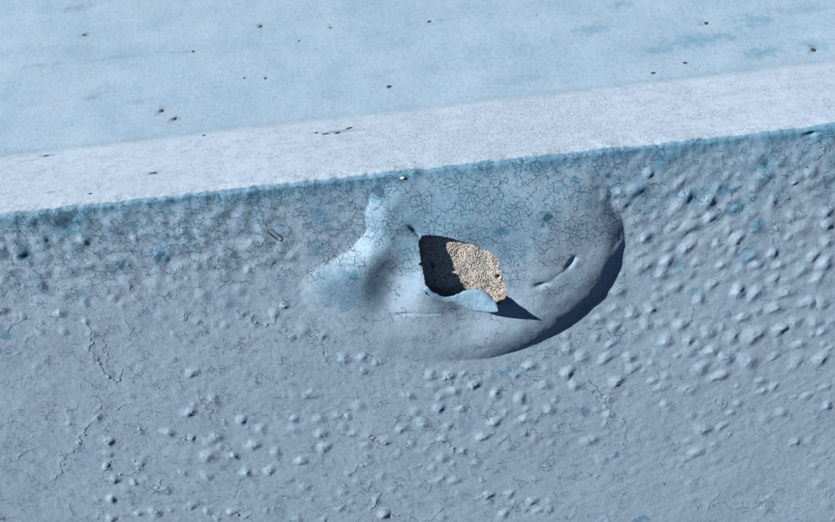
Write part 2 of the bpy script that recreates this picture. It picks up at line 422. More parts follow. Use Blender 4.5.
    far = sstep(S2 - 8, S2 + 8, s)
    blue = np.where(far > 0, np.maximum(blue * (1 - far), far * .27 * np.clip(1 + .45 * fbm(x / 45, s / 30, 33, 4), 0, 1.6)), blue)
    led = top * (1 - far)
    chalk = np.maximum(chalk, far * np.clip(.20 + .10 * fbm(x / 60, s / 26, 44, 4), 0, 1))
    blue = np.where(led > 0, blue * (1 - led) + led * np.clip(.16 + .7 * fbm(x / 7, s / 5, 36, 4), 0, 1), blue)
    cu0 = front(420, 160)[0]
    crk = np.where(s > S1 * .8, led * (.46 + .24 * np.exp(-((x - cu0 - 45) / 80) ** 2) + .2 * gnoise(x / 25, s / 14, 39)) + far * .03, crk)
    b_ = s > S1
    if b_.any():
        xb, sb = x[b_], s[b_]
        nn = .6 * fbm(xb / 5, sb / 5, 81, 3)
        dk = np.zeros(xb.shape); bb = np.zeros(xb.shape)
        for px, ps_, ra, rb, kd, kb in SMUDGE:
            q = np.hypot((xb - px) / ra, (sb - ps_) / rb)
            w = sstep(1.3, .2, q + 1.1 * nn)
            dk = np.maximum(dk, 1.2 * kd * w); bb = np.maximum(bb, (1.7 if kb < .4 else 1) * kb * w)
        # scattered small scuffs
        sc = sstep(.62, .95, gnoise(xb / 7, sb / 4.5, 83) + .5 * gnoise(xb / 2.2, sb / 2.2, 84)) * sstep(-.1, .5, gnoise(xb / 50, sb / 40, 85))
        pt = sstep(.55, .8, gnoise(xb / 2.0, sb / 2.4, 86)) * sstep(-.2, .6, gnoise(xb / 45, sb / 45, 87) + .25)
        dark[b_] = np.maximum(np.maximum(dk, sc * .25), pt * .28)
        blue[b_] += bb
    return h, blue, np.clip(crk, 0, 1), dark, chalk

# ------------------------------------------------------------------ materials
def nodes(name):
    m = bpy.data.materials.new(name)
    m.use_nodes = True
    t = m.node_tree
    return m, t, t.nodes['Principled BSDF']
def mth(t, op, a, b=None, c=None, clamp=False):
    n = t.nodes.new('ShaderNodeMath'); n.operation = op; n.use_clamp = clamp
    for i, v in enumerate((a, b, c)):
        if v is None: continue
        if isinstance(v, (int, float)): n.inputs[i].default_value = v
        else: t.links.new(v, n.inputs[i])
    return n.outputs[0]
def mixc(t, f, a, b):
    n = t.nodes.new('ShaderNodeMix'); n.data_type = 'RGBA'
    for i, v in ((0, f), (6, a), (7, b)):
        if isinstance(v, (int, float)): n.inputs[i].default_value = v
        elif isinstance(v, tuple): n.inputs[i].default_value = (*v, 1)
        else: t.links.new(v, n.inputs[i])
    return n.outputs[2]
def remap(t, v, a, b, c=0.0, d=1.0):
    n = t.nodes.new('ShaderNodeMapRange'); n.interpolation_type = 'SMOOTHSTEP'
    t.links.new(v, n.inputs[0])
    for i, k in enumerate((a, b, c, d)):
        if isinstance(k, (int, float)): n.inputs[i + 1].default_value = k
        else: t.links.new(k, n.inputs[i + 1])
    return n.outputs[0]
def attr(t, n, vec=False):
    a = t.nodes.new('ShaderNodeAttribute'); a.attribute_name = n
    return a.outputs['Vector' if vec else 'Fac']
def noise(t, vec, scale, detail=2.0, rough=.5):
    n = t.nodes.new('ShaderNodeTexNoise'); n.noise_dimensions = '2D'
    t.links.new(vec, n.inputs['Vector']); n.inputs['Scale'].default_value = scale
    n.inputs['Detail'].default_value = detail; n.inputs['Roughness'].default_value = rough
    return n
def voro(t, vec, scale, feature):
    n = t.nodes.new('ShaderNodeTexVoronoi'); n.voronoi_dimensions = '2D'; n.feature = feature
    t.links.new(vec, n.inputs['Vector']); n.inputs['Scale'].default_value = scale
    return n
def warp(t, vec, scale, amp, detail=2.0):
    n = noise(t, vec, scale, detail)
    s = t.nodes.new('ShaderNodeVectorMath'); s.operation = 'SUBTRACT'; s.inputs[1].default_value = (.5, .5, .5)
    t.links.new(n.outputs['Color'], s.inputs[0])
    m = t.nodes.new('ShaderNodeVectorMath'); m.operation = 'SCALE'; m.inputs['Scale'].default_value = amp
    t.links.new(s.outputs[0], m.inputs[0])
    a = t.nodes.new('ShaderNodeVectorMath'); a.operation = 'ADD'
    t.links.new(vec, a.inputs[0]); t.links.new(m.outputs[0], a.inputs[1])
    return a.outputs[0]

PALE = (.258, .362, .474)
BLUE = (.085, .222, .340)
DEEP = (.030, .075, .125)
CHALK = (.418, .532, .672)
NAVY = (.018, .042, .072)

def paint_material():
    m, t, b = nodes('chalky blue paint')
    ps = attr(t, 'ps', True)
    blue, crk, dark, chalk = (attr(t, k) for k in ('blue', 'crk', 'dark', 'chalk'))
    big = noise(t, ps, .05, 4).outputs['Fac']
    mid = noise(t, ps, .28, 4, .6).outputs['Fac']
    fine = noise(t, ps, 1.3, 3, .65).outputs['Fac']
    # colour: pale chalked coat, bluer coat where it has worn
    bl = mth(t, 'ADD', blue, mth(t, 'MULTIPLY', mth(t, 'SUBTRACT', mid, .5), .55))
    bl = mth(t, 'ADD', bl, mth(t, 'MULTIPLY', mth(t, 'SUBTRACT', big, .5), .35), clamp=True)
    bl = mth(t, 'MULTIPLY', bl, mth(t, 'SUBTRACT', 1.0, mth(t, 'MULTIPLY', chalk, .65)))
    col = mixc(t, bl, PALE, BLUE)
    deep = remap(t, blue, .85, 1.25)
    col = mixc(t, mth(t, 'MULTIPLY', deep, .8), col, DEEP)
    col = mixc(t, mth(t, 'MULTIPLY', chalk, mth(t, 'SUBTRACT', 1.0, mth(t, 'MULTIPLY', bl, .8))), col, CHALK)
    # craquelure in two sizes, broken up by noise
    w = warp(t, ps, .14, 5.0, 2); w2 = warp(t, w, .75, .75, 2)
    e1 = voro(t, w2, .185, 'DISTANCE_TO_EDGE').outputs['Distance']
    e2 = voro(t, w2, .36, 'DISTANCE_TO_EDGE').outputs['Distance']
    m1 = noise(t, ps, .10, 3, .6).outputs['Fac']; m2 = noise(t, ps, .17, 3, .6).outputs['Fac']
    mm = mth(t, 'ADD', mth(t, 'MULTIPLY', m1, .55), mth(t, 'MULTIPLY', m2, .45))
    th1 = mth(t, 'MULTIPLY_ADD', crk, -.54, .68)
    k1 = remap(t, mm, th1, mth(t, 'ADD', th1, .20))
    th2 = mth(t, 'MULTIPLY_ADD', crk, -.50, mth(t, 'MULTIPLY_ADD', chalk, -.05, .72))
    k2 = remap(t, mth(t, 'ADD', mth(t, 'MULTIPLY', m1, .4), mth(t, 'MULTIPLY', m2, .6)), th2, mth(t, 'ADD', th2, .18))
    wv = mth(t, 'MULTIPLY_ADD', noise(t, ps, .45, 3, .6).outputs['Fac'], .064, -.006)
    c1 = mth(t, 'MULTIPLY', remap(t, e1, mth(t, 'MULTIPLY', wv, .4), wv, 1.0, 0.0), k1)
    c2 = mth(t, 'MULTIPLY', remap(t, e2, mth(t, 'MULTIPLY', wv, .6), mth(t, 'MULTIPLY', wv, 1.9), 1.0, 0.0), k2)
    c1 = mth(t, 'MULTIPLY', c1, mth(t, 'MULTIPLY_ADD', chalk, -.55, 1.0))
    cr_ = mth(t, 'MAXIMUM', c1, mth(t, 'MULTIPLY', c2, .85))
    # pinholes and dirt specks
    dv = voro(t, ps, .55, 'F1'); dn = noise(t, ps, .16, 2).outputs['Fac']
    sep = t.nodes.new('ShaderNodeSeparateColor'); t.links.new(dv.outputs['Color'], sep.inputs[0])
    rad = mth(t, 'MULTIPLY', mth(t, 'SUBTRACT', sep.outputs[0], .35), mth(t, 'MULTIPLY', dn, .34))
    pin = remap(t, dv.outputs['Distance'], mth(t, 'MULTIPLY', rad, .6), mth(t, 'ADD', rad, .02), 1.0, 0.0)
    pin = mth(t, 'MULTIPLY', pin, mth(t, 'GREATER_THAN', rad, .015))
    lines = mth(t, 'MAXIMUM', mth(t, 'MULTIPLY', cr_, mth(t, 'MULTIPLY_ADD', chalk, -.42, .95)), dark)
    lines = mth(t, 'MAXIMUM', lines, mth(t, 'MULTIPLY', pin, .65))
    fv = voro(t, ps, 1.05, 'F1'); sf = t.nodes.new('ShaderNodeSeparateColor'); t.links.new(fv.outputs['Color'], sf.inputs[0])
    fp = mth(t, 'MULTIPLY', remap(t, fv.outputs['Distance'], .14, .40, 1.0, 0.0), remap(t, sf.outputs[1], .70, .98))
    lines = mth(t, 'MAXIMUM', lines, mth(t, 'MULTIPLY', fp, mth(t, 'MULTIPLY_ADD', mid, .9, .05)))
    lt = mth(t, 'MULTIPLY', remap(t, fv.outputs['Distance'], .10, .42, 1.0, 0.0), remap(t, sf.outputs[2], .80, 1.0))
    col = mixc(t, mth(t, 'MULTIPLY', lines, .88), col, NAVY)
    # grain
    val = mth(t, 'MULTIPLY_ADD', fine, mth(t, 'MULTIPLY_ADD', chalk, .35, .34), mth(t, 'MULTIPLY_ADD', chalk, -.175, .83))
    hs = t.nodes.new('ShaderNodeHueSaturation'); t.links.new(col, hs.inputs['Color']); t.links.new(val, hs.inputs['Value'])
    t.links.new(hs.outputs[0], b.inputs['Base Color'])
    b.inputs['Roughness'].default_value = .62
    b.inputs['Specular IOR Level'].default_value = .3
    # fine relief
    grit = noise(t, ps, 1.9, 3, .7).outputs['Fac']
    hgt = mth(t, 'ADD', mth(t, 'MULTIPLY', grit, .20), mth(t, 'MULTIPLY', mid, .16))
    hgt = mth(t, 'SUBTRACT', hgt, mth(t, 'MULTIPLY', cr_, .20))
    hgt = mth(t, 'ADD', hgt, mth(t, 'MULTIPLY', mth(t, 'SUBTRACT', lt, fp), .10))
    lip = mth(t, 'MULTIPLY', remap(t, e1, .03, .16, 1.0, 0.0), k1)
    hgt = mth(t, 'ADD', hgt, mth(t, 'MULTIPLY', lip, .045))
    bp = t.nodes.new('ShaderNodeBump'); bp.inputs['Distance'].default_value = MM; bp.inputs['Strength'].default_value = 1.0
    t.links.new(hgt, bp.inputs['Height']); t.links.new(bp.outputs[0], b.inputs['Normal'])
    return m

def mortar_material():
    m, t, b = nodes('sandy mortar')
    ps = attr(t, 'ps', True)
    v = voro(t, warp(t, ps, .8, .5), 1.35, 'F1')
    e = voro(t, warp(t, ps, .8, .5), 1.35, 'DISTANCE_TO_EDGE')
    sep = t.nodes.new('ShaderNodeSeparateColor'); t.links.new(v.outputs['Color'], sep.inputs[0])
    col = mixc(t, sep.outputs[0], (.42, .405, .385), (.70, .68, .65))
    col = mixc(t, remap(t, sep.outputs[1], .82, .95), col, (.16, .13, .10))
    col = mixc(t, remap(t, e.outputs['Distance'], .0, .16, 1.0, 0.0), col, (.16, .13, .10))
    t.links.new(col, b.inputs['Base Color']); b.inputs['Roughness'].default_value = .9
    b.inputs['Specular IOR Level'].default_value = .2
    return m

def plain(name, col, rough=.8, scale=1.2, amt=.5):
    m, t, b = nodes(name)
    tc = t.nodes.new('ShaderNodeTexCoord')
    mp = t.nodes.new('ShaderNodeVectorMath'); mp.operation = 'SCALE'; mp.inputs['Scale'].default_value = 1000
    t.links.new(tc.outputs['Object'], mp.inputs[0])
    n = noise(t, mp.outputs[0], scale, 3); n.noise_dimensions = '3D'
    c = mixc(t, n.outputs['Fac'], tuple(k * (1 - amt) for k in col), tuple(min(1, k * (1 + amt)) for k in col))
    t.links.new(c, b.inputs['Base Color']); b.inputs['Roughness'].default_value = rough
    return m
PAINT = paint_material()
MORTAR = mortar_material()
DIRT = plain('dark dirt', (.040, .048, .058), .9)
CHIPW = plain('white paint chip', (.72, .74, .76), .6, .6, .1)
HUSK = plain('dull grey green husk', (.17, .235, .255), .6)

# ------------------------------------------------------------------ mesh helpers
def link(name, me, parent=None, smooth=True):
    o = bpy.data.objects.new(name, me)
    scn.collection.objects.link(o)
    if parent: o.parent = parent
    if smooth and len(me.polygons): me.polygons.foreach_set('use_smooth', np.ones(len(me.polygons), bool))
    return o
def quads_mesh(name, co_, quads, at=None, mat=None, tris=None):
    me = bpy.data.meshes.new(name)
    nq = len(quads); ntri = 0 if tris is None else len(tris)
    me.vertices.add(len(co_)); me.vertices.foreach_set('co', np.ascontiguousarray(co_, np.float32).ravel())
    idx = quads.ravel() if ntri == 0 else np.concatenate([quads.ravel(), tris.ravel()])
    me.loops.add(len(idx)); me.loops.foreach_set('vertex_index', idx.astype(np.int32))
    me.polygons.add(nq + ntri)
    st = np.concatenate([np.arange(nq) * 4, nq * 4 + np.arange(ntri) * 3]).astype(np.int32)
    me.polygons.foreach_set('loop_start', st)
    me.update(calc_edges=True)
    for k, v in (at or {}).items():
        if k == 'ps':
            a = me.attributes.new('ps', 'FLOAT_VECTOR', 'POINT'); a.data.foreach_set('vector', np.ascontiguousarray(v, np.float32).ravel())
        else:
            a = me.attributes.new(k, 'FLOAT', 'POINT'); a.data.foreach_set('value', np.ascontiguousarray(v, np.float32).ravel())
    if mat: me.materials.append(mat)
    return me
def surface(x, s, extra=0.0):              # flat arrays -> world coordinates + attributes
    h, blue, crk, dark, chalk = fields(x, s)
    y, z, ny, nz = section(s)
    hh = h + extra
    P = np.stack([x, y + ny * hh, z + nz * hh], -1) * MM
    return P, dict(ps=np.stack([x, s, np.zeros_like(x)], -1), blue=blue, crk=crk, dark=dark, chalk=chalk)
def axis(a, b, step, lo, hi):              # fine between a and b, opening out to lo / hi
    core = np.arange(a, b + step * .5, step)
    g = lambda e, d: np.array([]) if e < 1 else d * (np.geomspace(step, e, 26) if e > step else np.array([e]))
    return np.concatenate([(core[0] + g(core[0] - lo, -1))[::-1], core, core[-1] + g(hi - core[-1], 1)])
def grid_quads(nx, ns):
    i = np.arange(nx * ns).reshape(ns, nx)
    return np.stack([i[:-1, :-1], i[:-1, 1:], i[1:, 1:], i[1:, :-1]], -1).reshape(-1, 4)

# ------------------------------------------------------------------ the wall
wall = bpy.data.objects.new('painted_ledge', None)
wall.empty_display_size = .05
wall.location = (0, 0, -0.45)
scn.collection.objects.link(wall)
wall['label'] = 'pale blue painted masonry ledge with a blistered front and one big torn paint bubble'
wall['category'] = 'ledge'
WINV = Matrix.Translation((0, 0, 0.45))
def part(o, parent=None):
    o.parent = parent or wall
    o.matrix_parent_inverse = WINV if o.parent is wall else Matrix.Identity(4)
    return o

# hole outline: picture points with the height of the skin there
HOLE = [(118,122,6.2),(130,104,6.1),(160,100,6.1),(210,102,6.2),(245,108,6.2),(300,125,6.3),(350,143,6.4),(395,162,6.5),(428,188,6.6),(437,212,6.4),
        (428,230,6.3),(444,238,6.3),(453,260,6.2),(456,285,6.1),(465,320,5.9),(464,350,5.6),(456,370,5.4),(444,384,5.4),(425,392,5.4),
        (345,378,5.6),(275,360,5.8),(205,347,6.0),(160,336,6.1),(146,328,6.1),(144,300,6.3),(136,250,6.4),(130,222,6.4),(112,213,6.4),(126,205,6.4),(121,170,6.4),(116,142,6.3)]
hp = [tfront('H', x, y, h) for x, y, h in HOLE]
_q = []
for i in range(len(hp)):                   # ragged tear
    a, b = hp[i], hp[(i + 1) % len(hp)]
    n = max(1, int(math.hypot(b[0] - a[0], b[1] - a[1]) / .8))
    for k in range(n):
        t_ = k / n
        j = 0 if k == 0 else .30
        _q.append((a[0] + (b[0] - a[0]) * t_ + random.uniform(-j, j), a[1] + (b[1] - a[1]) * t_ + random.uniform(-j, j)))
HOLEP = np.array(_q)

xl, xr = front(-12, 522)[0] - 4, front(847, 125)[0] + 4
xr = max(xr, front(847, 522)[0] + 4); xl = min(xl, front(-12, 200)[0] - 4)
zb = min(front(0, 534)[1], front(835, 534)[1])
STEP = 0.37
X = axis(xl, xr, STEP, -800, 800)
S = axis(zb + RA, S1 + 1.2, STEP, -446, S1 + 1.2)
gx, gs = np.meshgrid(X, S)
gx, gs = gx.ravel().copy(), gs.ravel().copy()
Q = grid_quads(len(X), len(S))
# open the hole: drop the quads inside and snap the edge to the tear
near = (gx > HOLEP[:, 0].min() - 2) & (gx < HOLEP[:, 0].max() + 2) & (gs - RA > HOLEP[:, 1].min() - 2) & (gs - RA < HOLEP[:, 1].max() + 2)
ins = np.zeros(gx.shape, bool)
ins[near] = inpoly(gx[near], gs[near] - RA, HOLEP)
drop = ins[Q].sum(1) >= 3
Qk = Q[~drop]
e = np.concatenate([Qk[:, [0, 1]], Qk[:, [1, 2]], Qk[:, [2, 3]], Qk[:, [3, 0]]])
nearv = np.zeros(gx.shape, bool); nearv[near] = True
e = e[nearv[e].all(1)]
es = np.sort(e, 1); key = es[:, 0].astype(np.int64) * len(gx) + es[:, 1]
uq, inv, cnt = np.unique(key, return_inverse=True, return_counts=True)
bedge = e[cnt[inv] == 1]
inner = (np.abs(gx[bedge[:, 0]] - HOLEP[:, 0].mean()) < 40)
bd, _ = dist_poly(gx[bedge].mean(1), gs[bedge].mean(1) - RA, HOLEP)
bedge = bedge[bd < 1.2]
bv = np.unique(bedge)
for i in bv:
    px, pz = gx[i], gs[i] - RA
    best = (1e9, 0, 0)
    for k in range(len(HOLEP)):
        x1, z1 = HOLEP[k]; x2, z2 = HOLEP[(k + 1) % len(HOLEP)]
        dx, dz = x2 - x1, z2 - z1
        tt = min(1, max(0, ((px - x1) * dx + (pz - z1) * dz) / (dx * dx + dz * dz + 1e-12)))
        d = (px - x1 - tt * dx) ** 2 + (pz - z1 - tt * dz) ** 2
        if d < best[0]: best = (d, x1 + tt * dx, z1 + tt * dz)
    gx[i], gs[i] = best[1], best[2] + RA
P, AT = surface(gx, gs)
# thickness of the skin along the tear
nb = len(bv); mapv = {int(v): len(P) + k for k, v in enumerate(bv)}
rimP = P[bv].copy(); rimP[:, 1] += .0007
P = np.concatenate([P, rimP])
AT = {k: np.concatenate([v, v[bv]]) for k, v in AT.items()}
rq = np.array([[b_, a_, mapv[int(a_)], mapv[int(b_)]] for a_, b_ in bedge])
me = quads_mesh('front_coat', P, np.concatenate([Qk, rq]), AT, PAINT)
front_coat = part(link('front_coat', me))
front_coat['label'] = 'blistered and cracked pale blue paint coat on the wall front'

Xc = X[::2] if (len(X) % 2) else np.append(X[::2], X[-1])
def coat(name, S_, sink, lab):
    a, b = np.meshgrid(Xc, S_)
    a, b = a.ravel(), b.ravel()
    P, AT = surface(a, b, sink(b))
    o = part(link(name, quads_mesh(name, P, grid_quads(len(Xc), len(S_)), AT, PAINT)))
    o['label'] = lab
    return o
ledge_coat = coat('ledge_coat', np.arange(S1 + .4, S2 + .01, .55), lambda s: np.where(s < S1 + 1.3, -.06, 0), 'chalky whitish blue ledge with fine cracks')
S_up = np.concatenate([[S2 - 1.2], np.arange(S2, S2 + 260, 1.1), np.geomspace(S2 + 262, S2 + 900, 20)])
slope_coat = coat('slope_coat', S_up, lambda s: np.where(s < S2 - .5, -.05, .01), 'smooth light blue slope rising behind the ledge')

# mortar behind the skin, with its sandy grain
hx0, hx1 = HOLEP[:, 0].min() - 12, HOLEP[:, 0].max() + 30
hz0, hz1 = HOLEP[:, 1].min() - 22, HOLEP[:, 1].max() + 8
mx, mz = np.meshgrid(np.arange(hx0, hx1, .18), np.arange(hz0, hz1, .18))
shp = mx.shape; mx, mz = mx.ravel(), mz.ravel()
# rounded sand grains: distance to scattered grain centres
cell = .72
ci, cj = np.floor(mx / cell).astype(int), np.floor(mz / cell).astype(int)
best = np.full(mx.shape, 9.0); bh = np.zeros(mx.shape)
for di in (-1, 0, 1):
    for dj in (-1, 0, 1):
        hsh = _perm[(_perm[(ci + di) & 4095] + cj + dj) & 4095]
        ox = (ci + di + .5 + .42 * _gx[hsh]) * cell; oz = (cj + dj + .5 + .42 * _gy[hsh]) * cell
        d = np.hypot(mx - ox, mz - oz)
        bh = np.where(d < best, (hsh % 97) / 97.0, bh); best = np.minimum(best, d)
mh = .40 * np.sqrt(np.clip(1 - (best / .54) ** 2, 0, 1)) * (.5 + .5 * bh) + .5 * gnoise(mx / 9, mz / 9, 51) + .2 * gnoise(mx / 3, mz / 3, 52) - .8
for u, v, r, dep in ((432, 266, 3.0, -4.0), (498, 277, 2.4, -3.5)):
    px, pz = front(u, v, 0)
    mh += dep * np.exp(-(((mx - px) ** 2 + (mz - pz) ** 2) / (r * .5) ** 2) ** 2)
me = quads_mesh('mortar_face', np.stack([mx, -mh, mz], -1) * MM, grid_quads(shp[1], shp[0]), dict(ps=np.stack([mx, mz, 0 * mx], -1)), MORTAR)
mortar = part(link('mortar_face', me))
mortar['label'] = 'sandy beige mortar showing through the hole in the paint'
# solid body of the wall
sec = [(6, -446), (6, -7), (LEDGE + 10, -7), (LEDGE + 30, -5)]
ys, zs_, _, _ = section(np.array([S3 + 5, S2 + 880]))
sec += [(ys[0] + 2, zs_[0] - 8), (ys[1] + 2, zs_[1] - 8), (ys[1] + 2, -446)]
n = len(sec)
v = [(sx * .795, y * MM, z * MM) for sx in (-1, 1) for y, z in sec]
me = bpy.data.meshes.new('masonry_core')
me.from_pydata(v, [], [list(range(n))[::-1], list(range(n, 2 * n))] + [[i, (i + 1) % n, n + (i + 1) % n, n + i] for i in range(n)])
me.materials.append(plain('grey masonry', (.36, .33, .29), .9, .05, .3))
part(link('masonry_core', me, smooth=False))

# torn lip of the bubble, curling outwards along the lower edge of the hole
def hskin(x, z):
    return float(fields(np.array([x]), np.array([z + RA]))[0][0])
HINGE = [(138,300),(163,335),(205,350),(245,356),(278,364),(312,374),(345,384),(385,392),(425,398)]
BELLY = [(136,316,.5),(162,346,1.4),(204,364,2.0),(248,376,3.0),(285,386,4.2),(318,400,6.4),(350,409,8.2),(390,413,9.8),(432,410,11.2)]
FREE = [(147,306,.6),(170,330,1.6),(212,348,2.2),(250,349,3.2),(292,327,4.6),(338,315,6.0),(380,325,7.4),(408,352,9.0),(437,390,11.4)]
nu, nv = 41, 17
def interp(a, t):
    a = np.array(a, float); k = np.linspace(0, 1, len(a))
    r = np.stack([np.interp(t, k, a[:, c]) for c in range(a.shape[1])], -1)
    for _ in range(2):
        r[1:-1] = (r[:-2] + 2 * r[1:-1] + r[2:]) / 4
    return r
tt = np.linspace(0, 1, nu)
Hg = interp(HINGE, tt); Be = interp(BELLY, tt); Fr = interp(FREE, tt)
pts = []
for i in range(nu):
    ax, az = tfront('H', Hg[i, 0], Hg[i, 1], 6.5)
    ah = hskin(ax, az) - .3
    A_ = np.array([ax, ah, az])
    bx, bz = tfront('H', Be[i, 0], Be[i, 1], ah + Be[i, 2]); B_ = np.array([bx, ah + Be[i, 2], bz])
    fx, fz = tfront('H', Fr[i, 0] + random.uniform(-2, 2), Fr[i, 1] + random.uniform(-2.5, 2.5), ah + Fr[i, 2]); F_ = np.array([fx, ah + Fr[i, 2], fz])
    q0 = .42
    K_ = (B_ - (1 - q0) ** 2 * A_ - q0 ** 2 * F_) / (2 * q0 * (1 - q0))
    for j in range(nv):
        q = j / (nv - 1)
        p_ = (1 - q) ** 2 * A_ + 2 * q * (1 - q) * K_ + q * q * F_
        w_ = .25 * float(gnoise(np.array([p_[0] / 4]), np.array([p_[2] / 4 + q]), 55)[0]) * q
        pts.append((p_[0], -(p_[1] + w_), p_[2]))
pts = np.array(pts)
npnt = len(pts)
fq = grid_quads(nv, nu)
back = pts.copy(); back[:, 1] += .45
allp = np.concatenate([pts, back])
I = np.arange(npnt).reshape(nu, nv)
loop = np.concatenate([I[:, 0], I[-1, 1:], I[::-1, -1][1:], I[0, ::-1][1:-1]])
side = np.array([[loop[k], loop[(k + 1) % len(loop)], loop[(k + 1) % len(loop)] + npnt, loop[k] + npnt] for k in range(len(loop))])
_, fb, fc, fd, fch = fields(allp[:, 0], allp[:, 2] + RA)
me = quads_mesh('torn_flap', allp * MM, np.concatenate([fq, fq[:, ::-1] + npnt, side]),
                dict(ps=np.stack([allp[:, 0], allp[:, 2] + allp[:, 1] * .5, 0 * allp[:, 0]], -1), blue=.5 + .5 * fbm(allp[:, 0] / 3, allp[:, 2] / 2, 57, 3), crk=np.full(len(allp), .42), dark=fd * 0, chalk=fch), PAINT)
flap = link('torn_flap', me); flap.parent = front_coat
flap['label'] = 'torn lip of paint curling out of the hole'

